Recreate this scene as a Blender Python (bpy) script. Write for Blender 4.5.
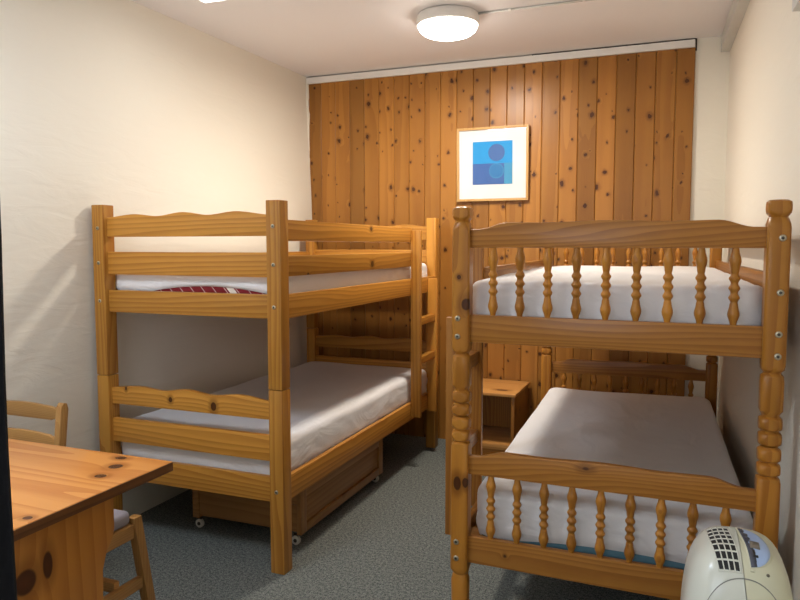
import bpy, bmesh, math, random
from mathutils import Vector, Matrix
from math import sin, cos, pi, radians
random.seed(7)
S = bpy.context.scene
for o in list(bpy.data.objects): bpy.data.objects.remove(o)
COL = S.collection

# ------------------------------------------------------------------ camera
cam_d = bpy.data.cameras.new('camera'); cam = bpy.data.objects.new('camera', cam_d); COL.objects.link(cam)
cam_d.sensor_fit = 'HORIZONTAL'; cam_d.sensor_width = 36.0; cam_d.lens = 36.0*694.42/800.0
cam_d.clip_start = 0.02
cam.location = (0, 0, 1.37)
cam.rotation_euler = (radians(90-4.478), 0, radians(21.52))
S.camera = cam
S.view_settings.view_transform = 'Standard'; S.view_settings.look = 'None'
S.view_settings.gamma = 1.0; S.view_settings.use_curve_mapping = False
S.view_settings.exposure = 0.58

# ------------------------------------------------------------------ light
w = bpy.data.worlds.new('daylight'); S.world = w; w.use_nodes = True
w.node_tree.nodes['Background'].inputs[0].default_value = (0.62, 0.75, 1.0, 1)
w.node_tree.nodes['Background'].inputs[1].default_value = 0.35
def area(name, loc, rot, sx, sy, power, col):
    l = bpy.data.lights.new(name, 'AREA'); l.shape = 'RECTANGLE'; l.size = sx; l.size_y = sy
    l.energy = power; l.color = col
    o = bpy.data.objects.new(name, l); COL.objects.link(o); o.location = loc; o.rotation_euler = rot
    return o
# daylight entering through the window of the near wall, behind the camera
area('window_daylight', (-1.0, -0.86, 1.55), (radians(90), 0, 0), 1.5, 1.2, 16, (0.80, 0.88, 1.0))
LAMP_E = 14.0
LAMP_W = 19.0
PANEL_E = 3.0
SQUARE_E = 20.0

# ------------------------------------------------------------------ materials
def new_mat(name):
    m = bpy.data.materials.new(name); m.use_nodes = True
    nt = m.node_tree; b = nt.nodes['Principled BSDF']
    return m, nt, b
class G:
    """tiny node-graph helper"""
    def __init__(s, nt): s.nt = nt
    def n(s, typ, **kw):
        nd = s.nt.nodes.new(typ)
        for k, v in kw.items(): setattr(nd, k, v)
        return nd
    def put(s, sock, v):
        if hasattr(v, 'is_linked') or isinstance(v, bpy.types.NodeSocket): s.nt.links.new(v, sock)
        else: sock.default_value = v
    def math(s, op, a, b=0.0, c=0.0, clamp=False):
        nd = s.n('ShaderNodeMath', operation=op); nd.use_clamp = clamp
        s.put(nd.inputs[0], a); s.put(nd.inputs[1], b); s.put(nd.inputs[2], c)
        return nd.outputs[0]
    def vmath(s, op, a, b=(0, 0, 0)):
        nd = s.n('ShaderNodeVectorMath', operation=op)
        s.put(nd.inputs[0], a); s.put(nd.inputs[1], b)
        return nd.outputs['Value'] if op == 'LENGTH' else nd.outputs[0]
    def mix(s, f, a, b, typ='MIX'):
        nd = s.n('ShaderNodeMix', data_type='RGBA', blend_type=typ)
        s.put(nd.inputs[0], f); s.put(nd.inputs[6], a); s.put(nd.inputs[7], b)
        return nd.outputs[2]
    def noise(s, vec, scale, detail=2, dist=0.0):
        nd = s.n('ShaderNodeTexNoise'); s.put(nd.inputs['Vector'], vec)
        nd.inputs['Scale'].default_value = scale; nd.inputs['Detail'].default_value = detail
        nd.inputs['Distortion'].default_value = dist
        return nd.outputs['Fac']
    def ramp(s, v, a, b, lo=0.0, hi=1.0):
        nd = s.n('ShaderNodeMapRange', interpolation_type='SMOOTHSTEP')
        s.put(nd.inputs[0], v)
        for i, k in enumerate((a, b, lo, hi)): nd.inputs[i+1].default_value = k
        return nd.outputs[0]
    def bump(s, h, strength, dist, bsdf):
        nd = s.n('ShaderNodeBump'); s.put(nd.inputs['Height'], h)
        nd.inputs['Strength'].default_value = strength; nd.inputs['Distance'].default_value = dist
        s.nt.links.new(nd.outputs[0], bsdf.inputs['Normal'])
def rgba(c): return (c[0], c[1], c[2], 1.0)

def plain(name, col, rough=0.5, metal=0.0, bumps=None):
    m, nt, b = new_mat(name); g = G(nt)
    co = g.n('ShaderNodeTexCoord').outputs['Object']
    f = g.noise(co, 9, 3)
    c = g.mix(f, rgba([x*0.93 for x in col]), rgba([min(1, x*1.06) for x in col]))
    nt.links.new(c, b.inputs['Base Color'])
    b.inputs['Roughness'].default_value = rough; b.inputs['Metallic'].default_value = metal
    if bumps: g.bump(g.noise(co, bumps[0], 4), bumps[1], bumps[2], b)
    return m

def wood(name, axis, light, dark, knotcol=(0.05, 0.014, 0.004), rough=0.33, knots=(), dens=0.5, ring=42,
         boards=None, kscale=7.0, tone=0.16, flat=False, fig=0.62, kwarp=0.05):
    """pine: growth rings cut along `axis`, random knots, optional hand-placed knots ((x,y,z),(rx,ry,rz))"""
    m, nt, b = new_mat(name); g = G(nt)
    co = g.n('ShaderNodeTexCoord').outputs['Object']
    info = g.n('ShaderNodeObjectInfo').outputs['Random']
    rnd = info
    if boards:                                   # (origin, width): every board its own plank of wood
        sp = g.n('ShaderNodeSeparateXYZ'); nt.links.new(co, sp.inputs[0])
        idx = g.math('FLOOR', g.math('DIVIDE', g.math('SUBTRACT', sp.outputs[0], boards[0]), boards[1]))
        wn = g.n('ShaderNodeTexWhiteNoise', noise_dimensions='1D'); nt.links.new(idx, wn.inputs['W'])
        rnd = wn.outputs['Value']
        loc = g.math('SUBTRACT', g.math('SUBTRACT', sp.outputs[0], boards[0]), g.math('MULTIPLY', idx, boards[1]))
        cb = g.n('ShaderNodeCombineXYZ'); nt.links.new(loc, cb.inputs[0]); nt.links.new(sp.outputs[1], cb.inputs[1]); nt.links.new(sp.outputs[2], cb.inputs[2])
        base = cb.outputs[0]
    else: base = co
    cr = g.n('ShaderNodeCombineXYZ')
    for i, k in enumerate((3.7, 5.1, 7.9)): nt.links.new(g.math('MULTIPLY', rnd, k), cr.inputs[i])
    p = g.vmath('ADD', base, cr.outputs[0])
    ax = 'xyz'.index(axis)
    squash = [1, 1, 1]; squash[ax] = 0.07
    q = g.vmath('MULTIPLY', p, tuple(squash))
    # knots
    ks = [kscale*1.0]*3; ks[ax] = kscale*0.8
    if flat: ks[1] = 0.0
    vo = g.n('ShaderNodeTexVoronoi', feature='F1'); vo.inputs['Scale'].default_value = 1.0
    warp = g.n('ShaderNodeTexNoise'); warp.inputs['Scale'].default_value = 45 if flat else 30; nt.links.new(p, warp.inputs['Vector'])
    pk = g.vmath('ADD', g.vmath('MULTIPLY', p, tuple(ks)), g.vmath('MULTIPLY', g.vmath('SUBTRACT', warp.outputs['Color'], (.5, .5, .5)), (kwarp, kwarp*.3 if flat else kwarp, kwarp)))
    if flat:
        vo.voronoi_dimensions = '2D'; s3 = g.n('ShaderNodeSeparateXYZ'); nt.links.new(pk, s3.inputs[0]); c3 = g.n('ShaderNodeCombineXYZ')
        nt.links.new(s3.outputs[0], c3.inputs[0]); nt.links.new(s3.outputs[2], c3.inputs[1]); pk = c3.outputs[0]
    nt.links.new(pk, vo.inputs['Vector'])
    cs = g.n('ShaderNodeSeparateColor'); nt.links.new(vo.outputs['Color'], cs.inputs[0])
    on = g.math('GREATER_THAN', cs.outputs[0], 1.0-dens)
    rad = g.math('MULTIPLY_ADD', g.math('MULTIPLY', cs.outputs[1], cs.outputs[1]), 0.10, 0.035)
    dk = g.math('DIVIDE', vo.outputs['Distance'], rad)           # 1 at knot edge
    dk = g.math('ADD', dk, g.math('MULTIPLY', g.math('SUBTRACT', 1.0, on), 50.0))
    for kp, kr in knots:
        d = g.vmath('LENGTH', g.vmath('DIVIDE', g.vmath('SUBTRACT', co, tuple(kp)), tuple(kr)))
        dk = g.math('MINIMUM', dk, d)
    halo = g.math('EXPONENT', g.math('MULTIPLY', dk, -0.7))
    # rings
    lowf = g.noise(q, 6, 2)
    sq = g.n('ShaderNodeSeparateXYZ'); nt.links.new(q, sq.inputs[0])
    cross = [i for i in range(3) if i != ax]
    a = g.math('ADD', sq.outputs[cross[0]], 0.043); c = g.math('ADD', sq.outputs[cross[1]], 0.021)
    a2 = g.math('MULTIPLY', a, a); c2 = g.math('MULTIPLY', c, c)
    r = g.math('SQRT', g.math('ADD', a2, c2))
    r = g.math('ADD', r, g.math('MULTIPLY', lowf, 0.16))
    r = g.math('ADD', r, g.math('MULTIPLY', halo, 0.03))
    band = g.math('FRACT', g.math('MULTIPLY', r, float(ring)))
    band = g.ramp(band, 0.15, 1.0)
    fine = g.noise(g.vmath('MULTIPLY', p, tuple([14 if i == ax else 260 for i in range(3)])), 1.0, 2)
    f = g.math('MULTIPLY', band, fig)
    f = g.math('ADD', f, g.math('MULTIPLY', g.math('SUBTRACT', fine, 0.5), 0.35), clamp=True)
    f = g.math('ADD', f, g.math('MULTIPLY', g.math('SUBTRACT', g.noise(q, 9, 2), .5), 0.5), clamp=True)
    col = g.mix(f, rgba(light), rgba(dark))
    tn = g.math('MULTIPLY_ADD', rnd, 2*tone, 1.0-tone)
    tc = g.n('ShaderNodeCombineXYZ')
    for i in range(3): nt.links.new(tn, tc.inputs[i])
    col = g.mix(1.0, col, tc.outputs[0], 'MULTIPLY')
    # halo tint and the knot itself
    col = g.mix(g.ramp(dk, 1.2, 2.6, 0.55, 0.0), col, rgba([x*0.55 for x in dark]))
    kc = g.mix(g.ramp(dk, 0.0, 1.0, 0, 1), rgba([x*1.5 for x in knotcol]), rgba(knotcol))
    col = g.mix(g.ramp(dk, 0.85, 1.15, 0.93, 0.0), col, kc)
    nt.links.new(col, b.inputs['Base Color'])
    b.inputs['Roughness'].default_value = rough
    b.inputs['Specular IOR Level'].default_value = 0.28
    b.inputs['Coat Weight'].default_value = 0.05; b.inputs['Coat Roughness'].default_value = 0.22
    g.bump(f, 0.12, 0.002, b)
    return m
_wc = {}
HONEY = dict(light=(0.56, 0.255, 0.043), dark=(0.36, 0.130, 0.017))
AMBER = dict(light=(0.40, 0.165, 0.030), dark=(0.25, 0.088, 0.014))
GOLD = dict(light=(0.46, 0.190, 0.026), dark=(0.29, 0.095, 0.012))
DESK = dict(light=(0.72, 0.30, 0.075), dark=(0.50, 0.155, 0.03))
DULL = dict(light=(0.36, 0.175, 0.052), dark=(0.25, 0.105, 0.028))
BEECH = dict(light=(0.47, 0.245, 0.075), dark=(0.36, 0.165, 0.045))
PALS = dict(honey=HONEY, amber=AMBER, gold=GOLD, desk=DESK, dull=DULL, beech=BEECH)
def W(pal, axis, **kw):
    key = (pal, axis, str(sorted(kw.items())))
    if key not in _wc:
        d = dict(PALS[pal]); d.update(kw)
        if pal == 'beech': d.setdefault('dens', 0.0); d.setdefault('ring', 110)
        _wc[key] = wood('%s_pine_%s' % (pal, axis) if pal != 'beech' else 'beech_'+axis, axis, **d)
    return _wc[key]

# plaster walls
def plaster(name, col, s=1.0):
    m, nt, b = new_mat(name); g = G(nt)
    co = g.n('ShaderNodeTexCoord').outputs['Object']
    a = g.noise(co, 3.2, 3); f = g.noise(co, 38, 4, 0.6)
    c = g.mix(g.noise(co, 1.7, 3), rgba([x*0.97 for x in col]), rgba(col))
    nt.links.new(c, b.inputs['Base Color']); b.inputs['Roughness'].default_value = 0.75
    streak = g.noise(g.vmath('MULTIPLY', co, (6, 2.2, 9)), 1.6, 4, 1.2)
    h = g.math('ADD', g.math('MULTIPLY', streak, 1.0), g.math('MULTIPLY', f, 0.08))
    g.bump(h, 0.17*s, 0.02, b)
    return m
M_WALL = plaster('cream_plaster', (0.84, 0.785, 0.665))
M_CEIL = plaster('pale_ceiling_paint', (0.84, 0.81, 0.80), 0.25)
M_TRIM = plain('white_gloss_paint', (0.80, 0.77, 0.72), 0.4)
M_TRUNK = plain('grey_white_plastic', (0.60, 0.59, 0.54), 0.45)
M_GAPSHADE = plain('painted_gap_shade', (0.02, 0.012, 0.008), 0.9)
M_METAL = plain('zinc_bolt_metal', (0.50, 0.44, 0.32), 0.4, 0.8)
M_BRASSDARK = plain('bolt_recess', (0.07, 0.06, 0.045), 0.6, 0.5)
M_SHEET = None
def sheet_mat(name, col):
    m, nt, b = new_mat(name); g = G(nt)
    co = g.n('ShaderNodeTexCoord').outputs['Object']
    weave = g.noise(co, 420, 2)
    wr = g.noise(g.vmath('MULTIPLY', co, (2.5, 1.4, 3.5)), 2.0, 3, 1.3)
    c = g.mix(weave, rgba([x*0.95 for x in col]), rgba(col))
    nt.links.new(c, b.inputs['Base Color']); b.inputs['Roughness'].default_value = 0.9
    b.inputs['Sheen Weight'].default_value = 0.15
    h = g.math('ADD', g.math('MULTIPLY', wr, 0.6), g.math('MULTIPLY', weave, 0.015))
    g.bump(h, 0.6, 0.03, b)
    return m
M_SHEET = sheet_mat('white_cotton_sheet', (0.82, 0.79, 0.77))
def carpet():
    m, nt, b = new_mat('grey_green_carpet'); g = G(nt)
    co = g.n('ShaderNodeTexCoord').outputs['Object']
    sp = g.noise(co, 190, 2); sp2 = g.noise(co, 75, 3)
    f = g.math('ADD', g.math('MULTIPLY', g.ramp(sp, 0.34, 0.66), 0.65), g.math('MULTIPLY', g.ramp(sp2, 0.35, 0.65), 0.35))
    c = g.mix(f, (0.032, 0.044, 0.042, 1), (0.32, 0.33, 0.29, 1))
    nt.links.new(c, b.inputs['Base Color']); b.inputs['Roughness'].default_value = 0.97
    g.bump(f, 0.8, 0.006, b)
    return m
M_CARPET = carpet()

# ------------------------------------------------------------------ mesh helpers
def finish(name, bm, mat, parent=None, smooth=False, label=None):
    me = bpy.data.meshes.new(name); bmesh.ops.recalc_face_normals(bm, faces=bm.faces[:]); bm.to_mesh(me); bm.free()
    for m in (mat if isinstance(mat, (list, tuple)) else [mat]): me.materials.append(m)
    if smooth:
        for p in me.polygons: p.use_smooth = True
        if smooth == 'auto':
            try: me.set_sharp_from_angle(angle=radians(38))
            except Exception: pass
    o = bpy.data.objects.new(name, me); COL.objects.link(o)
    if parent is not None: o.parent = parent
    if label: o['label'] = label
    return o
def thing(name, label, cat, loc=(0, 0, 0), rz=0, group=None):
    o = bpy.data.objects.new(name, None); COL.objects.link(o); o.empty_display_size = 0.1
    o.location = loc; o.rotation_euler = (0, 0, rz)
    o['label'] = label; o['category'] = cat
    if group: o['group'] = group
    return o
def tag(o, label, cat, group=None):
    o['label'] = label; o['category'] = cat
    if group: o['group'] = group
    return o
def struct(name, bm, mat, smooth=False):
    o = finish(name, bm, mat, None, smooth); o['kind'] = 'structure'; return o
def add_box(bm, x0, x1, y0, y1, z0, z1, bev=0.003, seg=2, mi=0):
    t = bmesh.new(); bmesh.ops.create_cube(t, size=1)
    for v in t.verts:
        v.co = Vector(((x0+x1)/2+v.co.x*(x1-x0), (y0+y1)/2+v.co.y*(y1-y0), (z0+z1)/2+v.co.z*(z1-z0)))
    if bev: bmesh.ops.bevel(t, geom=t.edges[:], offset=bev, segments=seg, affect='EDGES', profile=0.6)
    join(bm, t, mi)
def join(bm, t, mi=0, mat=None):
    vs = [bm.verts.new(mat @ v.co if mat else v.co) for v in t.verts]
    t.verts.index_update()
    for f in t.faces:
        nf = bm.faces.new([vs[v.index] for v in f.verts]); nf.material_index = mi if mi is not None else f.material_index; nf.smooth = f.smooth
    t.free()
def box(name, x0, x1, y0, y1, z0, z1, mat, parent=None, bev=0.003, seg=2, label=None):
    bm = bmesh.new(); add_box(bm, x0, x1, y0, y1, z0, z1, bev, seg)
    return finish(name, bm, mat, parent, 'auto', label)
def add_prism(bm, pts, plane, d0, d1, bev=0.0):
    """extrude polygon pts (2-D) ; plane 'xz' extrudes along y, 'yz' along x, 'xy' along z"""
    t = bmesh.new()
    def P(u, v, d): return {'xz': (u, d, v), 'yz': (d, u, v), 'xy': (u, v, d)}[plane]
    a = [t.verts.new(P(u, v, d0)) for u, v in pts]; b = [t.verts.new(P(u, v, d1)) for u, v in pts]
    t.faces.new(a); t.faces.new(b[::-1]); n = len(pts)
    for i in range(n): t.faces.new([a[i], b[i], b[(i+1) % n], a[(i+1) % n]])
    bmesh.ops.recalc_face_normals(t, faces=t.faces[:])
    if bev:
        es = [e for e in t.edges if len(e.link_faces) == 2 and e.calc_face_angle(0) > 0.6]
        bmesh.ops.bevel(t, geom=es, offset=bev, segments=2, affect='EDGES', profile=0.6)
    join(bm, t)
def prism(name, pts, plane, d0, d1, mat, parent=None, bev=0.003, label=None):
    bm = bmesh.new(); add_prism(bm, pts, plane, d0, d1, bev)
    return finish(name, bm, mat, parent, 'auto', label)
def add_lathe(bm, prof, cx=0, cy=0, seg=20, half=None, axis='z'):
    """prof: (z, r). half: keep within a square of that half width (turned from square stock)"""
    rings = []
    for z, r in prof:
        ring = []
        for k in range(seg):
            a = 2*pi*(k+0.5)/seg; rr = r
            if half: rr = min(r, half/max(abs(cos(a)), abs(sin(a))))
            p = (rr*cos(a), rr*sin(a), z)
            if axis == 'y': p = (p[0], p[2], p[1])
            if axis == 'x': p = (p[2], p[0], p[1])
            ring.append(bm.verts.new((p[0]+cx, p[1]+(cy if axis == 'z' else 0), p[2]+(cy if axis != 'z' else 0))))
        rings.append(ring)
    for i in range(len(rings)-1):
        for k in range(seg):
            bm.faces.new([rings[i][k], rings[i][(k+1) % seg], rings[i+1][(k+1) % seg], rings[i+1][k]])
    bm.faces.new(rings[0][::-1]); bm.faces.new(rings[-1])
def slanted(bm, p0, p1, wx, wy, bev=0.003):
    """leg of section wx*wy whose ends are horizontal, from p0 (bottom centre) to p1 (top centre)"""
    t = bmesh.new(); vs = []
    for p in (p0, p1):
        for sx, sy in ((-1, -1), (1, -1), (1, 1), (-1, 1)):
            vs.append(t.verts.new((p[0]+sx*wx/2, p[1]+sy*wy/2, p[2])))
    t.faces.new(vs[:4][::-1]); t.faces.new(vs[4:])
    for i in range(4): t.faces.new([vs[i], vs[(i+1) % 4], vs[4+(i+1) % 4], vs[4+i]])
    if bev: bmesh.ops.bevel(t, geom=t.edges[:], offset=bev, segments=2, affect='EDGES', profile=0.6)
    join(bm, t)

# ------------------------------------------------------------------ room
CZ = 2.61; BY = 4.64; NY = -0.70
def wall_r(y): return 0.272 + (BY-y)*0.028
bm = bmesh.new(); add_box(bm, -2.75, 0.75, NY-0.15, BY+0.15, -0.1, 0.0, 0)
struct('floor', bm, M_CARPET)
bm = bmesh.new(); add_box(bm, -2.75, 0.75, NY-0.15, BY+0.15, CZ, CZ+0.1, 0)
struct('ceiling', bm, M_CEIL)
def hexa(bm, bottom, top, z0, z1):
    b = [bm.verts.new((x, y, z0)) for x, y in bottom]; t = [bm.verts.new((x, y, z1)) for x, y in top]
    bm.faces.new(b[::-1]); bm.faces.new(t)
    for i in range(4): bm.faces.new([b[i], b[(i+1) % 4], t[(i+1) % 4], t[i]])
bm = bmesh.new()                              # old plastered wall, bellied out at half height
def wall_l(y, z_):
    mid = -2.53+(BY-y)*0.0275; top = -2.565-(BY-y)*0.020; base = -2.508
    if y < 2.2: mid = -2.53+(BY-2.2)*0.0275
    if z_ < 1.5: t = z_/1.5; t = t*t*(3-2*t); return base+(mid-base)*t
    t = (z_-1.5)/(CZ-1.5); t = t*t*(3-2*t); return mid+(top-mid)*t
NYs, NZs = 30, 28; gf = []; gb = []
for a in range(NYs+1):
    y = NY-.1+(BY+.2-NY)*a/NYs
    gf.append([bm.verts.new((wall_l(min(y, BY), CZ*b/NZs), y, CZ*b/NZs)) for b in range(NZs+1)])
    gb.append([bm.verts.new((-2.85, y, CZ*b/NZs)) for b in range(NZs+1)])
for a in range(NYs):
    for b in range(NZs):
        bm.faces.new([gf[a][b], gf[a+1][b], gf[a+1][b+1], gf[a][b+1]]); bm.faces.new([gb[a][b], gb[a][b+1], gb[a+1][b+1], gb[a+1][b]])
    bm.faces.new([gf[a][0], gb[a][0], gb[a+1][0], gf[a+1][0]]); bm.faces.new([gf[a][NZs], gf[a+1][NZs], gb[a+1][NZs], gb[a][NZs]])
for a in (0, NYs):
    for b in range(NZs): bm.faces.new([gf[a][b], gf[a][b+1], gb[a][b+1], gb[a][b]])
struct('wall_left', bm, M_WALL, 'auto')
bm = bmesh.new()
hexa(bm, [(wall_r(NY-.1), NY-.1), (0.75, NY-.1), (0.75, BY+.1), (wall_r(BY+.1), BY+.1)], [(wall_r(NY-.1), NY-.1), (0.75, NY-.1), (0.75, BY+.1), (wall_r(BY+.1), BY+.1)], 0, CZ)
struct('wall_right', bm, M_WALL)
bm = bmesh.new(); add_box(bm, -2.75, 0.6, BY, BY+0.12, 0, CZ, 0)
struct('wall_back', bm, M_WALL)
# knotty pine boards on the back wall
BW = 0.1155; BX0 = -1.753 - 8*BW
bm = bmesh.new(); x = BX0
while x < 0.08:
    xa = max(x, -2.548); xb = min(x+BW, 0.084)
    if xb-xa > 0.01:
        t = bmesh.new(); bmesh.ops.create_cube(t, size=1)
        for v in t.verts: v.co = Vector(((xa+xb)/2+v.co.x*(xb-xa-0.0012), 4.63+v.co.y*0.02, 1.2775+v.co.z*2.555))
        es = [e for e in t.edges if all(v.co.y < 4.625 for v in e.verts) and abs(e.verts[0].co.x-e.verts[1].co.x) < 1e-5]
        bmesh.ops.bevel(t, geom=es, offset=0.0042, segments=1, affect='EDGES')
        join(bm, t)
    x += BW
M_BOARD = wood('knotty_pine_boards', 'z', light=(0.37, 0.158, 0.030), dark=(0.24, 0.088, 0.015), knotcol=(0.042, 0.010, 0.002),
               rough=0.36, dens=0.62, ring=30, boards=(BX0, BW), kscale=11.0, tone=0.22, flat=True, fig=0.46, kwarp=0.22)
struct('wall_back_panelling', bm, M_BOARD)
bm = bmesh.new(); add_box(bm, -2.56, 0.080, 4.605, 4.64, 2.556, 2.600, 0.003)
struct('trim_1', bm, M_TRIM)
bm = bmesh.new(); add_box(bm, 0.0825, 0.090, 4.622, 4.641, 2.54, 2.608, 0); add_box(bm, -0.9, 0.0825, 4.622, 4.641, 2.6, 2.6098, 0)  # near-black strips painting the shadow gap above the trim and at its right end
struct('gap_shade_strip', bm, M_GAPSHADE)
# plastered edge left of the boards, with its ragged chips
bm = bmesh.new(); random.seed(3)
pts = [(-2.60, 0), (-2.60, 2.556)]; z = 2.556
edge = []
while z > 0: edge.append((-2.545+random.uniform(-.006, .006), z)); z -= random.uniform(.02, .07)
edge.append((-2.545, 0)); add_prism(bm, pts+edge, 'xz', 4.616, 4.640)
struct('trim_3', bm, M_WALL)
# near wall with the window that lights the room
bm = bmesh.new()
wx0, wx1, wz0, wz1 = -1.8, -0.2, 0.95, 2.15
add_box(bm, -2.75, wx0, NY-.12, NY, 0, CZ, 0); add_box(bm, wx1, 0.6, NY-.12, NY, 0, CZ, 0)
add_box(bm, wx0, wx1, NY-.12, NY, 0, wz0, 0); add_box(bm, wx0, wx1, NY-.12, NY, wz1, CZ, 0)
struct('wall_near', bm, M_WALL)
bm = bmesh.new()
for a, b_, c, d in ((wx0, wx1, wz0, wz0+.05), (wx0, wx1, wz1-.05, wz1), (wx0, wx0+.05, wz0, wz1), (wx1-.05, wx1, wz0, wz1), (-1.025, -0.975, wz0, wz1)):
    add_box(bm, a, b_, NY-.09, NY-.04, c, d, 0.004)
struct('window_1', bm, M_TRIM)
# trunking, bracket
bm = bmesh.new(); add_prism(bm, [(.222, 4.63), (.2715, 4.63), (wall_r(.3)-.001, .3), (wall_r(.3)-.055, .3)], 'xy', 2.515, 2.609)
struct('trim_4', bm, M_TRUNK)
t_ = box('cable_duct', 0.0, 0.045, -2.2, 0, -0.028, 0.028, M_TRUNK, None, 0.003); t_.location = (wall_r(2.30)-0.047, 2.30, 2.06); t_.rotation_euler = (0, 0, math.atan(0.028))
bm = bmesh.new(); add_box(bm, 0.004, 0.045, -2.2, -0.10, -0.075, -0.036, 0.003); finish('lower_duct', bm, M_TRUNK, t_, 'auto')
tag(t_, 'grey white plastic cable duct on the right wall, at the upper right edge', 'cable duct')

# ------------------------------------------------------------------ ceiling lamps
def emis(name, col, strength):
    m, nt, b = new_mat(name)
    b.inputs['Base Color'].default_value = rgba(col); b.inputs['Emission Color'].default_value = rgba(col)
    b.inputs['Emission Strength'].default_value = strength; b.inputs['Roughness'].default_value = 0.3
    return m
M_GLOW = emis('glowing_diffuser', (1.0, 0.93, 0.84), LAMP_E)
M_GLOW2 = emis('glowing_panel', (0.95, 0.97, 1.0), PANEL_E)
def round_lamp(label, loc):
    lamp = thing('ceiling_lamp', label, 'lamp', loc)
    bm = bmesh.new(); add_lathe(bm, [(0.0, .150), (-.004, .162), (-.020, .168), (-.052, .170), (-.060, .166), (-.062, .150)], seg=48)
    finish('lamp_base', bm, M_TRIM, lamp, 'auto')
    bm = bmesh.new(); add_lathe(bm, [(-.0625, .156), (-.070, .158), (-.085, .150), (-.100, .130), (-.110, .100), (-.117, .06), (-.119, .02)], seg=48)
    finish('lamp_diffuser', bm, M_GLOW, lamp, True)
    l = bpy.data.lights.new('lamp_light', 'AREA'); l.shape = 'DISK'; l.size = 0.24; l.energy = LAMP_W; l.color = (1.0, 0.93, 0.83)
    o = bpy.data.objects.new('lamp_light', l); COL.objects.link(o); o.parent = lamp; o.location = (0, 0, -.124)
round_lamp('round white bulkhead ceiling lamp, switched on, hanging near the pine wall', (-1.172, 3.675, CZ))
M_GLOW3 = emis('cool_glowing_panel', (0.74, 0.85, 1.0), SQUARE_E)
sq = thing('ceiling_light_panel', 'square cool white ceiling light above the desk, out of the frame', 'lamp', (-1.90, 0.93, CZ))
box('light_housing', -.29, .29, -.29, .29, -.04, 0, M_TRIM, sq, 0.004)
box('light_diffuser', -.27, .27, -.27, .27, -.055, -.0402, M_GLOW3, sq, 0.006)
pl = thing('batten_light', 'bright rectangular ceiling light cut off by the top edge above the left bunk', 'lamp', (-1.86, 2.80, CZ))
box('light_housing', -.345, .345, -.15, .15, -.03, 0, M_TRIM, pl, 0.004)
box('light_diffuser', -.335, .335, -.14, .14, -.045, -.0302, M_GLOW2, pl, 0.006)
# cable conduit from the round lamp to the trunking
bm = bmesh.new(); add_lathe(bm, [(0, .006), (1.23, .006)], axis='x', seg=10)
cd = finish('ceiling_cable', bm, M_TRUNK, None, True); cd.location = (-1.010, 3.70, CZ-0.0065)
tag(cd, 'thin white surface cable running along the ceiling from the round lamp', 'cable')
for xx in (0.17, 0.55, 0.95):
    bm = bmesh.new(); add_box(bm, xx-.007, xx+.007, -.011, .011, -.008, .0062, 0.002); finish('cable_clip', bm, M_TRIM, cd, 'auto')

# ------------------------------------------------------------------ picture
pic = thing('framed_picture', 'square framed abstract print of blue blocks and circles on the pine wall', 'picture', (-1.150, 4.611, 1.914))
pic.rotation_euler = (radians(1.7), 0, 0)
fw = 0.2445; M_FRAME = W('beech', 'z', light=(0.50, 0.30, 0.11), dark=(0.40, 0.21, 0.07))
bm = bmesh.new()
for sgn in (-1, 1):
    for horiz in (0, 1):
        o_, i_ = fw, fw-0.016
        pts = [(-o_, sgn*o_), (o_, sgn*o_), (i_, sgn*i_), (-i_, sgn*i_)]
        if not horiz: pts = [(b_, a_) for a_, b_ in pts]
        add_prism(bm, pts, 'xz', -0.026, -0.001, 0.0015)
finish('picture_frame', bm, M_FRAME, pic, 'auto')
M_MOUNT = plain('white_mount_board', (0.74, 0.74, 0.73), 0.8)
box('mount_board', -fw+.014, fw-.014, -.014, -.009, -fw+.014, fw-.014, M_MOUNT, pic, 0)
# print: x -.137..+.137, z -.135..+.148
pr = box('art_print', -.135, .137, -.0148, -.0141, -.134, .150, plain('blue_print', (0.003, 0.27, 0.62), 0.7), pic, 0)
box('colour_block', -.135, .082, -.0154, -.0149, -.134, .004, plain('royal_blue_print', (0.030, 0.105, 0.34), 0.7), pr, 0)
box('colour_block', .082, .137, -.0154, -.0149, -.134, .004, plain('light_blue_print', (0.04, 0.27, 0.48), 0.7), pr, 0)
def disc(name, cx, cz, r, y, mat, par):
    bm = bmesh.new(); add_prism(bm, [(cx+r*cos(2*pi*k/48), cz+r*sin(2*pi*k/48)) for k in range(48)], 'xz', y-.0004, y); finish(name, bm, mat, par)
disc('circle', .029, .075, .056, -.0156, plain('violet_blue_print', (0.045, 0.12, 0.34), 0.7), pr)
disc('circle', .029, -.046, .050, -.0156, plain('pale_ring_print', (0.03, 0.23, 0.45), 0.7), pr)
disc('circle', .029, -.046, .044, -.0162, plain('teal_blue_print', (0.012, 0.16, 0.40), 0.7), pr)
def glass_mat():
    m = bpy.data.materials.new('picture_glass'); m.use_nodes = True; nt = m.node_tree; nt.nodes.clear()
    o = nt.nodes.new('ShaderNodeOutputMaterial'); mx = nt.nodes.new('ShaderNodeMixShader'); tr = nt.nodes.new('ShaderNodeBsdfTransparent'); gl = nt.nodes.new('ShaderNodeBsdfGlossy')
    gl.inputs['Roughness'].default_value = 0.03; mx.inputs[0].default_value = 0.04
    nt.links.new(tr.outputs[0], mx.inputs[1]); nt.links.new(gl.outputs[0], mx.inputs[2]); nt.links.new(mx.outputs[0], o.inputs[0])
    return m
box('glass_pane', -fw+.015, fw-.015, -.0205, -.0190, -fw+.015, fw-.015, glass_mat(), pic, 0)

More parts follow.
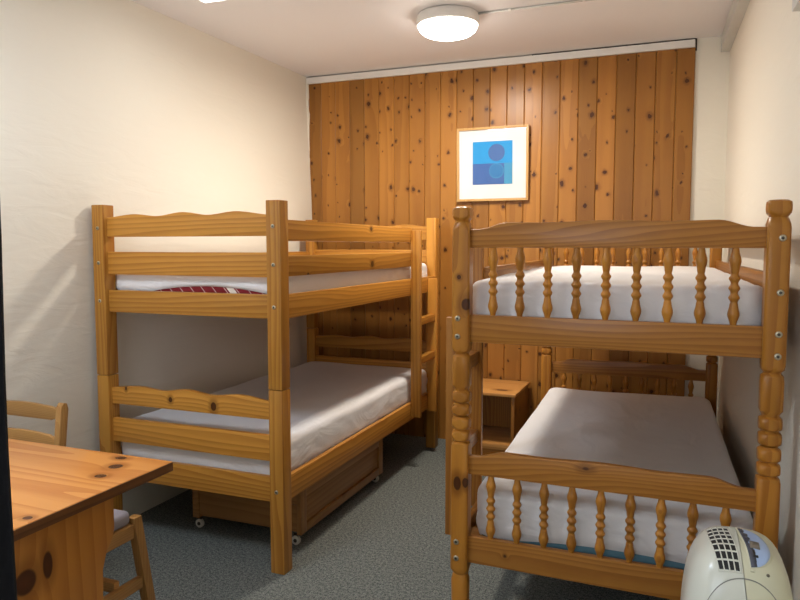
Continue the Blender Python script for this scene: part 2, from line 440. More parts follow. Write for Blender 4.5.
# ------------------------------------------------------------------ beds
def scallop(x0, x1, z0, z1, ctrl, n=60):
    """board outline with a wavy top edge; ctrl = [(u, dz)] smoothly joined"""
    def h(u):
        for (a, ha), (b, hb) in zip(ctrl, ctrl[1:]):
            if u <= b:
                t = (u-a)/(b-a); t = t*t*(3-2*t); return ha+(hb-ha)*t
        return ctrl[-1][1]
    pts = [(x0, z0), (x1, z0)]
    for i in range(n, -1, -1):
        u = i/n; pts.append((x0+(x1-x0)*u, z1+h(u)))
    return pts
WAVE3 = [(0, 0), (.19, .013), (.33, .003), (.49, .018), (.64, .004), (.80, .017), (1, 0)]
ARCH = [(0, 0), (.045, .001), (.15, .022), (.30, .020), (.5, .025), (.70, .020), (.85, .022), (.955, .001), (1, 0)]
def bolt(par, x, y, z, axis, sgn, r=0.0085):
    bm = bmesh.new(); t = bmesh.new()
    add_lathe(t, [(0, r), (0.002, r), (0.0035, r*.75), (0.0035, r*.5)], seg=14); join(bm, t, 0)
    t = bmesh.new(); add_lathe(t, [(0.0036, r*.5), (0.0038, r*.36)], seg=6); join(bm, t, 1)
    rot = {'y': Matrix.Rotation(radians(90 if sgn < 0 else -90), 4, 'X'), 'x': Matrix.Rotation(radians(90*sgn), 4, 'Y')}[axis]
    for v in bm.verts: v.co = rot @ v.co + Vector((x, y, z))
    return finish('bolt', bm, [M_METAL, M_BRASSDARK], par, True)

def mattress(name, label, loc, rz, sx, sy, h, corecol=(0.75, 0.73, 0.72), hem=None, seed=1, sag=0.006, group='fitted bunk mattresses', ticking=None):
    """origin: centre of the underside. core box plus a fitted sheet with rounded edges and a hem function"""
    th = thing(name, label, 'mattress', loc, rz, group)
    bm = bmesh.new(); pts = []
    for qx, qy, a0 in ((1, -1, -90), (1, 1, 0), (-1, 1, 90), (-1, -1, 180)):
        for k in range(7): a = radians(a0+15*k); pts.append((qx*(sx/2-.078)+.070*cos(a), qy*(sy/2-.078)+.070*sin(a)))
    add_prism(bm, pts, 'xy', 0.001, h-.014, 0.012)
    core = finish('mattress_core', bm, ticking or plain('ticking_%d' % seed, corecol, 0.85), th, True)
    rnd = random.Random(seed)
    ph = [rnd.uniform(0, 6.28) for _ in range(12)]
    cr = 0.07; per = []
    N = 28; M = 56
    def edge(x0, y0, x1, y1, n): 
        for i in range(n): per.append((x0+(x1-x0)*i/n, y0+(y1-y0)*i/n))
    X, Y = sx/2, sy/2
    def arc(cx, cy, a0, n=7):
        for i in range(n): a = a0+pi/2*i/n; per.append((cx+cr*cos(a), cy+cr*sin(a)))
    edge(-X+cr, -Y, X-cr, -Y, N); arc(X-cr, -Y+cr, -pi/2); edge(X, -Y+cr, X, Y-cr, M); arc(X-cr, Y-cr, 0)
    edge(X-cr, Y, -X+cr, Y, N); arc(-X+cr, Y-cr, pi/2); edge(-X, Y-cr, -X, -Y+cr, M); arc(-X+cr, -Y+cr, pi)
    n = len(per)
    def top_z(x, y):
        return h - sag*(1-(x/X)**2)*0.3 + 0.0025*sin(6*x+ph[0])*sin(4*y+ph[1]) + 0.0018*sin(13*x+7*y+ph[2]) + 0.0012*sin(-9*x+19*y+ph[3])
    bm = bmesh.new(); rings = []
    R = 0.030
    ins = [(0.25, 1), (0.5, 1), (0.72, 1), (0.88, 1)]
    for s_, _ in ins:
        rings.append([bm.verts.new((x*s_, y*s_, top_z(x*s_, y*s_))) for x, y in per])
    def outward(i):
        x0, y0 = per[(i-1) % n]; x1, y1 = per[(i+1) % n]; d = Vector((y1-y0, -(x1-x0))); d.normalize(); return d
    outs = [outward(i) for i in range(n)]
    for k in range(0, 6):
        a = pi/2*k/5
        ring = []
        for i, (x, y) in enumerate(per):
            d = outs[i]; off = -R+R*sin(a); dz = R*(1-cos(a))
            ring.append(bm.verts.new((x+d.x*off, y+d.y*off, top_z(x, y)-dz)))
        rings.append(ring)
    L = 9
    cum = [0.0]
    for i in range(1, n): cum.append(cum[-1]+(Vector(per[i])-Vector(per[i-1])).length)
    for j in range(1, L+1):
        ring = []
        for i, (x, y) in enumerate(per):
            d = outs[i]; hz = hem(x, y) if hem else 0.004
            t = j/L; z = (h-R)*(1-t)+hz*t
            corner = max(0, 1-min(abs(abs(x)-X)+abs(abs(y)-Y), 0.22)/0.22)
            s_ = cum[i]
            wv = (0.0022*sin(38*s_+ph[4]+5*z*8)+0.0016*sin(71*s_+ph[5]-60*z)+0.0015*sin(17*s_+ph[6]+90*z))*(0.35+1.1*corner)*sin(pi*min(1, t*1.15)) 
            wv += 0.003*sin(pi*t)
            tuck = -0.006*max(0, t-.8)/.2
            ring.append(bm.verts.new((x+d.x*(wv+tuck), y+d.y*(wv+tuck), z)))
        rings.append(ring)
    for a, b in zip(rings, rings[1:]):
        for i in range(n): bm.faces.new([a[i], a[(i+1) % n], b[(i+1) % n], b[i]])
    c = bm.verts.new((0, 0, top_z(0, 0)))
    for i in range(n): bm.faces.new([c, rings[0][(i+1) % n], rings[0][i]])
    sh = finish('fitted_sheet', bm, M_SHEET, th, True)
    return th

# ---- left bunk: square posts, three-board end frames, ladder on the right side
LX, LY = -1.9625, 2.423
lb = thing('bunk_bed', 'honey pine bunk bed with square posts and wavy end boards, beside the left wall', 'bunk bed', (LX, LY, 0), 0)
HX = 0.4895; LEN = 2.023; PX, PY = .065, .067
hz = lambda a, **k: W('honey', a, ring=52, fig=0.72, **k)
Z = 'z'
for sx in (-1, 1):
    for yy, front in ((0, 1), (LEN-PY, 0)):
        x0, x1 = (-HX, -HX+PX) if sx < 0 else (HX-PX, HX)
        lp = box('lower_post', x0, x1, yy, yy+PY, 0.0, 0.7775, hz('z', dens=0.3), lb, 0.004)
        up = box('upper_post', x0, x1, yy, yy+PY, 0.7795, 1.553, hz('z', dens=0.3), lb, 0.004)
        ys = yy if front else yy+PY; sg = -1 if front else 1; xc = (x0+x1)/2
        for z_ in (1.448, 1.292, 1.120): bolt(up, xc, ys, z_, 'y', sg)
        bolt(lp, xc, ys, 0.350, 'y', sg)
ix0, ix1 = -HX+PX-.012, HX-PX+.012
kn = lambda x, y, z, rx, rz_: ((x-LX, y-LY, z), (rx, .012, rz_))
for y0, front in ((0.023, 1), (LEN-0.047, 0)):
    y1 = y0+.024
    m_low = hz('x', dens=0.0, knots=[kn(-2.306, 2.446, .724, .006, .012), kn(-2.057, 2.446, .690, .010, .012), kn(-1.828, 2.446, .679, .014, .019)]) if front else hz('x')
    prism('headboard_rail', scallop(ix0, ix1, 1.409, 1.496, WAVE3), 'xz', y0, y1, hz('x', dens=0.1), lb)
    box('end_rail', ix0, ix1, y0, y1, 1.240, 1.342, hz('x', dens=0.1), lb)
    box('end_rail', ix0, ix1, y0, y1, 1.069, 1.169, hz('x', dens=0.1), lb)
    prism('headboard_rail', scallop(ix0, ix1, .646, .722, WAVE3), 'xz', y0, y1, m_low, lb)
    box('end_rail', ix0, ix1, y0, y1, .470, .579, hz('x', dens=0.1), lb)
    box('end_rail', ix0, ix1, y0, y1, .296, .403, hz('x', dens=0.1), lb)
kn2 = lambda y, z, ry, rz_: ((HX-.004, y-LY, z), (.02, ry, rz_))
for sx in (-1, 1):
    xo = HX-.004 if sx > 0 else -HX+.004; xi = xo-sx*.024; a, b = min(xo, xi), max(xo, xi)
    box('side_rail', a, b, PY-.012, LEN-PY+.012, 1.069, 1.169, hz('y', dens=0.25), lb)
    box('side_rail', a, b, PY-.012, LEN-PY+.012, .302, .406, hz('y', dens=0.25), lb)
    # ledger strips that carry the slats
    a2, b2 = (xi-.022, xi) if sx > 0 else (xi, xi+.022)
    box('slat_ledger', a2, b2, PY+.002, LEN-PY-.002, 1.072, 1.094, hz('y', dens=0), lb)
    box('slat_ledger', a2, b2, PY+.002, LEN-PY-.002, .332, .354, hz('y', dens=0), lb)
xo = HX-.004
box('guard_rail', xo-.024, xo, PY-.012, 1.524, 1.389, 1.476, hz('y', dens=0.05, knots=[kn2(3.337, 1.457, .014, .011)]), lb)
box('guard_rail', xo-.024, xo, PY-.012, 1.524, 1.243, 1.328, hz('y', dens=0.05, knots=[kn2(3.349, 1.274, .018, .016), kn2(2.659, 1.247, .008, .005)]), lb)
box('guard_rail', -HX+.004, -HX+.028, PY-.012, LEN-PY+.012, 1.243, 1.328, hz('y'), lb)
for zs in (1.095, .355):
    for k in range(12):
        yy = .10+k*.158
        box('slat', -HX+.032, HX-.032, yy, yy+.07, zs, zs+.016, W('dull', 'x', dens=0), lb, 0.002)
lad = bpy.data.objects.new('ladder', None); COL.objects.link(lad); lad.parent = lb
s1 = box('ladder_stringer', HX-.003, HX+.060, 1.498, 1.524, .322, 1.461, hz('z', dens=.25), lad, 0.004)
box('ladder_stringer', HX-.003, HX+.060, 1.806, 1.832, .291, 1.160, hz('z', dens=.25), lad, 0.004)
for zt in (.930, .690):
    box('ladder_rung', HX+.010, HX+.050, 1.5245, 1.8055, zt-.045, zt, hz('y', dens=0), lad, 0.004)

# ---- right bunk: turned posts and spindles
RX, RY, RR = -.192, 2.2, radians(1.49)
rb = thing('bunk_bed', 'amber pine bunk bed with turned posts and spindle end boards, beside the right wall', 'bunk bed', (RX, RY, 0), RR)
HX2 = .488; PH = .0295; LEN2 = 2.06
am = lambda a, **k: W('amber', a, ring=80, fig=0.75, **k)
gd = lambda a, **k: W('gold', a, **k)
def smooth_prof(ctrl, n=6):
    out = []
    for (a, ra), (b, rb_) in zip(ctrl, ctrl[1:]):
        for i in range(n):
            t = i/n; out.append((a+(b-a)*t, ra+(rb_-ra)*(t*t*(3-2*t))))
    out.append(ctrl[-1]); return out
def bead(z0, z1, rn, rm, n=8):
    return [(z0+(z1-z0)*i/n, rn+(rm-rn)*math.sin(pi*i/n)**0.6) for i in range(n+1)]
RC = PH*1.37; RN = .0235
def merge(*ps):
    out = []
    for p in ps:
        for z_, r in p:
            if out and z_ <= out[-1][0]: z_ = out[-1][0]+.0002
            out.append((z_, r))
    return out
low_prof = merge([(0, .022), (.01, .026), (.10, .030), (.235, .033), (.250, .027), (.256, .025), (.262, .029), (.275, RC)],
                 [(.700, RC), (.708, .033), (.714, RN)], bead(.716, .752, RN, .0365), bead(.756, .797, RN, .0365), [(.799, .022)])
up_prof = merge([(.801, .022)], bead(.803, .842, RN, .0365), bead(.846, .887, RN, .0365), [(.892, RN), (.905, .0355), (.985, .0365), (1.003, .031), (1.010, RN)],
                [(1.014, RN), (1.022, .034), (1.034, RC), (1.418, RC), (1.430, .036), (1.444, .027), (1.449, .0235), (1.453, .026)], bead(1.455, 1.497, .028, .040)[:-1], [(1.4965, .024), (1.497, .010)])
for sx in (-1, 1):
    for yc, front in ((PH, 1), (LEN2-PH, 0)):
        xc = sx*(HX2-PH)
        if front and sx < 0:
            ml = gd('z', dens=0.1, knots=[((xc-.006, 0, .575), (.013, .02, .024)), ((xc+.022, .0, .580), (.010, .02, .017))])
            mu = gd('z', dens=0.1, knots=[((xc-.004, 0, 1.267), (.007, .02, .007))])
        else: ml = mu = gd('z', dens=.25)
        bm = bmesh.new(); add_lathe(bm, low_prof, xc, yc, 32, PH); lp = finish('lower_post', bm, ml, rb, 'auto')
        bm = bmesh.new(); add_lathe(bm, up_prof, xc, yc, 32, PH); up = finish('upper_post', bm, mu, rb, 'auto')
        sg = -1 if front else 1; ys = yc+sg*PH; xb = xc+ (0.008*sx)
        if sx > 0: zz = (1.391, 1.240, 1.124, 1.062)
        else: zz = (1.131, 1.071)
        for z_ in zz: bolt(up, xb, ys, z_, 'y', sg, .0095)
        for z_ in (.372, .315): bolt(lp, xb, ys, z_, 'y', sg, .0095)
jx0, jx1 = -HX2+2*PH-.010, HX2-2*PH+.010
def spindle(x, y, z0, z1):
    L = z1-z0
    c = [(0, .008), (.03, .009), (.15, .0165), (.27, .0115), (.305, .0098), (.36, .0155), (.415, .0100), (.425, .0100), (.48, .0158), (.535, .0100), (.545, .0100), (.60, .0155), (.655, .0098), (.70, .0115), (.82, .0165), (.95, .010), (1, .008)]
    bm = bmesh.new(); add_lathe(bm, [(z0+L*a, r) for a, r in smooth_prof(c, 4)], x, y, 14)
    return bm
def endframe(y0, y1, front):
    yc = (y0+y1)/2
    fk = [((-.239-RX, 0.02, .673), (.019, .03, .010))] if front else []
    prism('headboard_rail', scallop(jx0, jx1, 1.363, 1.422, ARCH), 'xz', y0, y1, am('x', dens=0.0), rb)
    box('end_rail', jx0, jx1, y0, y1, 1.052, 1.143, am('x', dens=0.05), rb)
    prism('headboard_rail', scallop(jx0, jx1, .606, .668, ARCH), 'xz', y0, y1, am('x', dens=0.0, knots=fk) if front else am('x', dens=0), rb)
    box('end_rail', jx0, jx1, y0, y1, .300, .391, am('x', dens=0.05, knots=[((-.494-RX, .02, .344), (.005, .03, .005))]) if front else am('x'), rb)
    for k in range(9):
        x = -.354+k*.0885
        finish('spindle', spindle(x, yc, 1.138, 1.368), gd('z', dens=0), rb, True)
        finish('spindle', spindle(x, yc, .386, .611), gd('z', dens=0), rb, True)
endframe(.016, .040, 1); endframe(LEN2-.040, LEN2-.016, 0)
for sx in (-1, 1):
    xo = sx*(HX2-.006); xi = xo-sx*.024; a, b = min(xo, xi), max(xo, xi)
    box('side_rail', a, b, 2*PH-.01, LEN2-2*PH+.01, 1.052, 1.143, am('y', dens=.1), rb)
    box('side_rail', a, b, 2*PH-.01, LEN2-2*PH+.01, .300, .391, am('y', dens=.1), rb)
    g0 = .44 if sx < 0 else 2*PH-.01
    box('guard_rail', a, b, g0, LEN2-2*PH+.01, 1.205, 1.287, am('y', dens=.1), rb)
    box('guard_rail', a, b, g0, LEN2-2*PH+.01, 1.370, 1.428, am('y', dens=.1), rb)
    a2, b2 = (xi-.022, xi) if sx > 0 else (xi, xi+.022)
    box('slat_ledger', a2, b2, .07, LEN2-.07, 1.062, 1.084, am('y', dens=0), rb)
    box('slat_ledger', a2, b2, .07, LEN2-.07, .326, .348, am('y', dens=0), rb)
for zs in (1.085, .349):
    for k in range(12):
        yy = .09+k*.163
        box('slat', -HX2+.032, HX2-.032, yy, yy+.07, zs, zs+.016, W('dull', 'x', dens=0), rb, 0.002)
lad = bpy.data.objects.new('ladder', None); COL.objects.link(lad); lad.parent = rb
xl0, xl1 = -HX2-.056, -HX2+.004
box('ladder_stringer', xl0, xl1, .125, .150, .335, 1.120, am('z', dens=.1), lad, 0.004)
box('ladder_stringer', xl0, xl1, .425, .450, .335, 1.430, am('z', dens=.1), lad, 0.004)
for zt in (.960, .650):
    box('ladder_rung', xl0+.008, xl1-.012, .1505, .4245, zt-.050, zt, am('y', dens=0), lad, 0.004)

# ---- mattresses
def red_ticking():
    m, nt, b = new_mat('red_lined_ticking'); g = G(nt)
    co = g.n('ShaderNodeTexCoord').outputs['Object']; sp = g.n('ShaderNodeSeparateXYZ'); nt.links.new(co, sp.inputs[0])
    s_ = g.math('ADD', sp.outputs[0], g.math('MULTIPLY', sp.outputs[2], 0.9))
    thin = g.math('LESS_THAN', g.math('FRACT', g.math('MULTIPLY', s_, 17.0)), 0.07)
    broad = g.math('LESS_THAN', g.math('ABSOLUTE', g.math('SUBTRACT', s_, 0.268)), 0.018)
    c = g.mix(thin, (0.20, 0.004, 0.008, 1), (0.70, 0.50, 0.45, 1)); c = g.mix(broad, c, (0.75, 0.66, 0.55, 1))
    nt.links.new(c, b.inputs['Base Color']); b.inputs['Roughness'].default_value = 0.8
    return m
mattress('mattress', 'white sheeted mattress on the upper left bunk, its red ticking showing at the foot', (LX, LY+1.003, 1.1125), 0, .905, 1.888, .146, seed=11,
         hem=lambda x, y: (0.052+0.030*max(0, 1-((x-.09)/.315)**2) if (y < -.9) else 0.004), ticking=red_ticking())
mattress('mattress', 'white sheeted mattress on the lower left bunk, above the wheeled drawer', (LX, LY+1.003, .3725), 0, .905, 1.888, .174, seed=23)
c_, s_ = cos(RR), sin(RR)
def rloc(x, y, z): return (RX+x*c_-y*s_, RY+x*s_+y*c_, z)
right_upper = mattress('mattress', 'white sheeted mattress on the upper right bunk, behind the top spindles', rloc(0, 1.022, 1.1025), RR, .900, 1.92, .152, seed=37)
right_lower = mattress('mattress', 'white sheeted mattress on the lower right bunk, blue ticking under its front hem', rloc(.012, .985, .3665), RR, .870, 1.85, .174, seed=41,
         hem=lambda x, y: (0.012+0.024*max(0, 1-((x-.06)/.36)**2) if y < -.9 else 0.004), corecol=(0.12, 0.25, 0.31))

# the old right bunk is racked: its front right corner stands a few centimetres nearer than the left one
def rack(o, x_off=0.0, y_off=0.0):
    for ch_ in o.children:
        if ch_.type == 'MESH':
            for v in ch_.data.vertices:
                v.co.y -= .050*(v.co.x+x_off+HX2)*(1-(v.co.y+y_off)/LEN2)
        rack(ch_, x_off, y_off)
rack(rb)
for m_, yo in ((right_upper, 1.022), (right_lower, .985)): rack(m_, 0.0, yo)

# ------------------------------------------------------------------ underbed drawer on castors
dr = thing('underbed_drawer', 'wooden storage drawer on castors, pulled under the lower left bunk', 'drawer', (-1.845, 2.690, 0), 0)
dm = lambda a: W('dull', a, dens=.12)
DW, DL, DZ0, DZ1 = .30, .955, .052, .262
# front (faces the aisle, +x): framed panel
fr = bpy.data.objects.new('drawer_front', None); COL.objects.link(fr); fr.parent = dr
box('front_frame', DW-.022, DW, 0, .055, DZ0, DZ1, dm('z'), fr, .002); box('front_frame', DW-.022, DW, DL-.055, DL, DZ0, DZ1, dm('z'), fr, .002)
box('front_frame', DW-.022, DW, .0555, DL-.0555, DZ0, DZ0+.042, dm('y'), fr, .002); box('front_frame', DW-.022, DW, .0555, DL-.0555, DZ1-.042, DZ1, dm('y'), fr, .002)
box('front_panel', DW-.018, DW-.010, .0555, DL-.0555, DZ0+.0425, DZ1-.0425, dm('y'), fr, .001)
box('side_panel', -DW+.036, DW-.0225, .006, .020, DZ0+.012, DZ1-.075, dm('x'), dr, .002)
box('side_panel', -DW+.036, DW-.0225, .010, .020, DZ1-.072, DZ1-.02, dm('x'), dr, .002)
box('side_panel', -DW+.036, DW-.0225, DL-.020, DL-.006, DZ0+.012, DZ1-.02, dm('x'), dr, .002)
box('back_panel', -DW, -DW+.0355, 0, DL, DZ0, DZ1-.012, dm('y'), dr, .002)
box('bottom_panel', -DW+.036, DW-.0225, .0205, DL-.0205, DZ0+.010, DZ0+.018, dm('y'), dr, 0)
M_CAST = plain('pale_castor_wheel', (0.62, 0.60, 0.52), 0.35)
for cx in (-DW+.03, DW-.035):
    for cy in (.015, DL-.03):
        bm = bmesh.new(); t = bmesh.new(); add_lathe(t, [(-.009, .014), (-.007, .021), (.007, .021), (.009, .014)], axis='y', seg=20)
        for v in t.verts: v.co += Vector((cx, cy, .0215))
        join(bm, t, 0)
        t = bmesh.new(); add_lathe(t, [(-.0105, .009), (.0105, .009)], axis='y', seg=14)
        for v in t.verts: v.co += Vector((cx, cy, .0215))
        join(bm, t, 1)
        add_box(bm, cx-.012, cx+.012, cy-.004, cy+.004, .043, .0515, 0.001, 1, 1)
        finish('castor', bm, [M_CAST, M_BRASSDARK], dr, 'auto')

# ------------------------------------------------------------------ bedside table
bt = thing('bedside_table', 'small open pine bedside table against the back wall, between the two bunks', 'table', (-1.101, 4.145, 0), 0)
ho = lambda a, **k: W('honey', a, **k)
BTW = .2245; BTD = .455
box('table_top', -BTW, BTW, 0, BTD, .443, .461, ho('x', dens=0, knots=[((.113, .115, .461), (.035, .018, .01))], light=(.62, .30, .085), dark=(.45, .18, .04)), bt, .004)
box('side_panel', BTW-.030, BTW-.009, .012, BTD-.01, 0, .4425, am('z'), bt, .002)
box('side_panel', -BTW+.009, -BTW+.030, .012, BTD-.01, 0, .4425, am('z'), bt, .002)
box('shelf', -BTW+.0305, BTW-.0305, .016, BTD-.02, .104, .138, ho('x', dens=0, light=(.62, .30, .085), dark=(.45, .18, .04)), bt, .002)
box('back_panel', -BTW+.0305, BTW-.0305, BTD-.019, BTD-.010, .139, .4425, am('z'), bt, .0)
box('plinth', -BTW+.0305, BTW-.0305, .03, .05, 0, .1035, am('x'), bt, .0)

# ------------------------------------------------------------------ desk
dk = thing('desk', 'pine trestle desk with dark knots on its top, in the lower left corner', 'desk', (-1.350, 1.608, 0), 0)
def dkn(x, y, rx, ry): return ((x+1.350, y-1.608, .74), (rx, ry, .03))
M_DTOP = W('desk', 'x', dens=0.0, ring=34, rough=.25, knots=[dkn(-1.470, 1.510, .020, .019), dkn(-1.515, 1.578, .019, .013), dkn(-1.447, 1.430, .017, .014), dkn(-1.379, 1.141, .012, .010)])
DKL = 0.98; DKD = .74
box('desk_top', -DKL, 0, -DKD, 0, .712, .740, M_DTOP, dk, .002)
box('edge_band', .0003, .003, -DKD+.002, -.002, .713, .7385, W('dull', 'y', dens=0, light=(.16, .062, .018), dark=(.09, .032, .010)), dk, .0008, label='dark brown edge')
M_DP = W('gold', 'z', dens=0, ring=30, light=(.50, .20, .035), dark=(.36, .12, .018), knots=[((-.055, 1.150-1.608, .575), (.03, .030, .030)), ((-.055, 1.214-1.608, .590), (.03, .014, .034))])
def trestle(xa, xb):
    c = -.37
    half = [(.195, .711), (.195, .600), (.188, .575), (.165, .545), (.150, .500), (.147, .42), (.147, .20), (.155, .12), (.185, .07), (.215, .05), (.215, 0)]
    pts = [(c+a, z_) for a, z_ in half]+[(c-a, z_) for a, z_ in half[::-1]]
    return prism('end_panel', pts, 'yz', xa, xb, M_DP, dk, .002)
trestle(-.084, -.056); trestle(-.92, -.892)
box('stretcher_board', -.8915, -.0845, -.385, -.360, .30, .46, W('gold', 'x'), dk, .003)

# ------------------------------------------------------------------ stool
M_CUSH = plain('grey_cushion_fabric', (0.33, 0.29, 0.30), 0.95, 0, (300, .3, .002))
be = lambda a: W('beech', a)
st = thing('stool', 'low wooden stool with raked legs and a grey cushion, tucked under the desk', 'stool', (-1.875, 1.605, 0), 0)
for sx in (-1, 1):
    for sy in (-1, 1):
        bm = bmesh.new(); slanted(bm, (sx*.178, sy*.292, 0), (sx*.178, sy*.214, .445), .034, .036); finish('leg', bm, be('z'), st, 'auto')
    box('seat_rail', sx*.178-.012, sx*.178+.012, -.199, .199, .375, .425, be('y'), st, .003)
    box('stretcher', sx*.178-.011, sx*.178+.011, -.235, .235, .185, .225, be('y'), st, .003)
box('stretcher', -.1665, .1665, .125, .150, .210, .245, be('x'), st, .003)
box('seat_rail', -.1605, .1605, .196, .218, .370, .420, be('x'), st, .003); box('seat_rail', -.1605, .1605, -.218, -.196, .370, .420, be('x'), st, .003)
box('seat_cushion', -.186, .186, -.193, .1945, .4255, .475, M_CUSH, st, .022, 5)

# ------------------------------------------------------------------ chair
ch = thing('dining_chair', 'wooden chair with a two-slat ladder back, standing between the desk and left wall', 'chair', (-2.300, 1.71, 0), 0)
CW = .188
for sx in (-1, 1):
    x = sx*CW
    bm = bmesh.new(); add_prism(bm, [(.165, 0), (.195, 0), (.182, .44), (.222, .760), (.216, .782), (.200, .786), (.188, .770), (.150, .44)], 'yz', x-.014, x+.014, .004)
    finish('back_leg', bm, be('z'), ch, 'auto')
    bm = bmesh.new(); slanted(bm, (x, -.215, 0), (x, -.195, .43), .032, .034); finish('front_leg', bm, be('z'), ch, 'auto')
    box('seat_rail', x-.011, x+.011, -.178, .150, .375, .425, be('y'), ch, .003)
    box('stretcher', x-.010, x+.010, -.190, .165, .18, .215, be('y'), ch, .003)
box('seat_rail', -CW+.0165, CW-.0165, -.207, -.185, .375, .425, be('x'), ch, .003)
def slat(z0, z1, y):
    a = CW-.0145; b = a-.034; zm = (z0+z1)/2
    n = 14; top = [(b-2*b*i/n, z1+.008*math.sin(pi*i/n)) for i in range(n+1)]
    pts = [(-b, z0), (b, z0), (a, zm-.014), (a, zm+.016)]+top+[(-a, zm+.016), (-a, zm-.014)]
    return prism('back_slat', pts, 'xz', y, y+.016, be('x'), ch, .003)
slat(.716, .766, .196); slat(.600, .662, .180)
box('seat', -.170, .170, -.180, .150, .4255, .462, M_CUSH, ch, .015, 4)

# ------------------------------------------------------------------ portable air cooler (cropped by the bottom edge)
ac = thing('air_cooler', 'cream rounded portable air cooler with black vent grille, in front of the right bunk', 'air cooler', (.158, 1.760, 0), 0)
AA, AB, AZ, AH = .121, .150, .39, .303
NN = 3.5; MM = 3.3
def inside(x, y, z_):
    zz = max(0, z_-AZ)/AH
    a = AA*(1+.10*max(0, (AZ+.1-z_))/AZ)
    return (abs(x/a)**NN+abs(y/AB)**NN)**(MM/NN)+zz**MM
def surf(x, phi, off=0.0):
    """point on the dome in the plane x, at elevation phi from straight ahead (-y)"""
    lo, hi = 0.0, .5
    d = Vector((0, -cos(phi), sin(phi)))
    for _ in range(40):
        mid = (lo+hi)/2; p = Vector((x, 0, AZ))+d*mid
        if inside(*p) < 1: lo = mid
        else: hi = mid
    e = 1e-4; p = Vector((x, 0, AZ))+d*lo
    f0 = inside(*p); nrm = Vector([inside(*(p+Vector([e if i == k else 0 for i in range(3)])))-f0 for k in range(3)]).normalized()
    return p+nrm*off
def body_bm():
    bm = bmesh.new(); rings = []; SEG = 72
    zs = [0, .01, .05, .15, .25, .35, AZ]+[AZ+AH*sin(pi/2*k/18) for k in range(1, 18)]
    for z_ in zs:
        zz = max(0, z_-AZ)/AH; s_ = (1-zz**MM)**(1/MM)
        if z_ == 0: s_ = .97
        a = AA*(1+.10*max(0, (AZ+.1-z_))/AZ)
        ring = []
        for k in range(SEG):
            t = 2*pi*k/SEG; cx, sy_ = cos(t), sin(t)
            r = s_/((abs(cx/a)**NN+abs(sy_/AB)**NN)**(1/NN))
            ring.append(bm.verts.new((r*cx, r*sy_, z_)))
        rings.append(ring)
    for a, b in zip(rings, rings[1:]):
        for k in range(SEG): bm.faces.new([a[k], a[(k+1) % SEG], b[(k+1) % SEG], b[k]])
    bm.faces.new(rings[0][::-1]); t = bm.verts.new((0, 0, AZ+AH))
    for k in range(SEG): bm.faces.new([rings[-1][k], rings[-1][(k+1) % SEG], t])
    return bm
def half_bm(keep_left):
    bm = body_bm(); no = Vector((1, 0, .12)).normalized()
    bmesh.ops.bisect_plane(bm, geom=bm.verts[:]+bm.edges[:]+bm.faces[:], plane_co=Vector((-.002, 0, .70))+no*(-.0007 if keep_left else .0007), plane_no=no, clear_outer=keep_left, clear_inner=not keep_left)
    bmesh.ops.holes_fill(bm, edges=[e for e in bm.edges if e.is_boundary])
    return bm
M_AC1 = plain('white_abs_plastic', (0.72, 0.72, 0.62), 0.22); M_AC2 = plain('ivory_abs_plastic', (0.68, 0.65, 0.46), 0.28)
M_BLACK = plain('vent_black', (0.012, 0.012, 0.012), 0.5)
finish('main_shell', half_bm(True), M_AC1, ac, 'auto'); finish('control_shell', half_bm(False), M_AC2, ac, 'auto', label='ivory side shell with the control panel')
def patch(bm, xf0, xf1, p0, p1, off, nx=6, ny=8, thick=None):
    """patch on the dome; xf0(phi), xf1(phi) give the side limits"""
    g = [[bm.verts.new(surf(xf0(ph)+(xf1(ph)-xf0(ph))*i/nx, ph, off)) for i in range(nx+1)] for ph in [p0+(p1-p0)*j/ny for j in range(ny+1)]]
    g2 = [[bm.verts.new(surf(xf0(ph)+(xf1(ph)-xf0(ph))*i/nx, ph, -.002)) for i in range(nx+1)] for ph in [p0+(p1-p0)*j/ny for j in range(ny+1)]]
    for j in range(ny):
        for i in range(nx):
            bm.faces.new([g[j][i], g[j][i+1], g[j+1][i+1], g[j+1][i]])
    for a, b in ((g[0], g2[0]), (g[-1], g2[-1]), ([r[0] for r in g], [r[0] for r in g2]), ([r[-1] for r in g], [r[-1] for r in g2])):
        for i in range(len(a)-1): bm.faces.new([a[i], a[i+1], b[i+1], b[i]])
P0, P1 = radians(67), radians(97)
def tq(ph): return min(1.3, max(-.3, (ph-P0)/(P1-P0)))
gx0 = lambda ph: -.045-.021*(1-(1-min(1, tq(ph)))**1.8)
gx1 = lambda ph: -.002-.019*tq(ph)
bm = bmesh.new(); patch(bm, gx0, gx1, P0, P1, .0006, 16, 24); gr = finish('vent_grille', bm, M_BLACK, ac, True, label='black square vent openings behind a cream lattice')
bm = bmesh.new()
for c in range(5):
    f = c/4
    fx = lambda ph, f=f: gx0(ph)+(gx1(ph)-gx0(ph))*f
    patch(bm, lambda ph, fx=fx: fx(ph)-.0013, lambda ph, fx=fx: fx(ph)+.0013, P0, P1, .0022, 1, 30)
for r_ in range(8):
    ph = P0+(P1-P0)*r_/7
    patch(bm, lambda q_: gx0(q_)-.002, lambda q_: gx1(q_)+.002, ph-.0065, ph+.0065, .0020, 16, 1)
finish('grille_lattice', bm, M_AC1, gr, True)
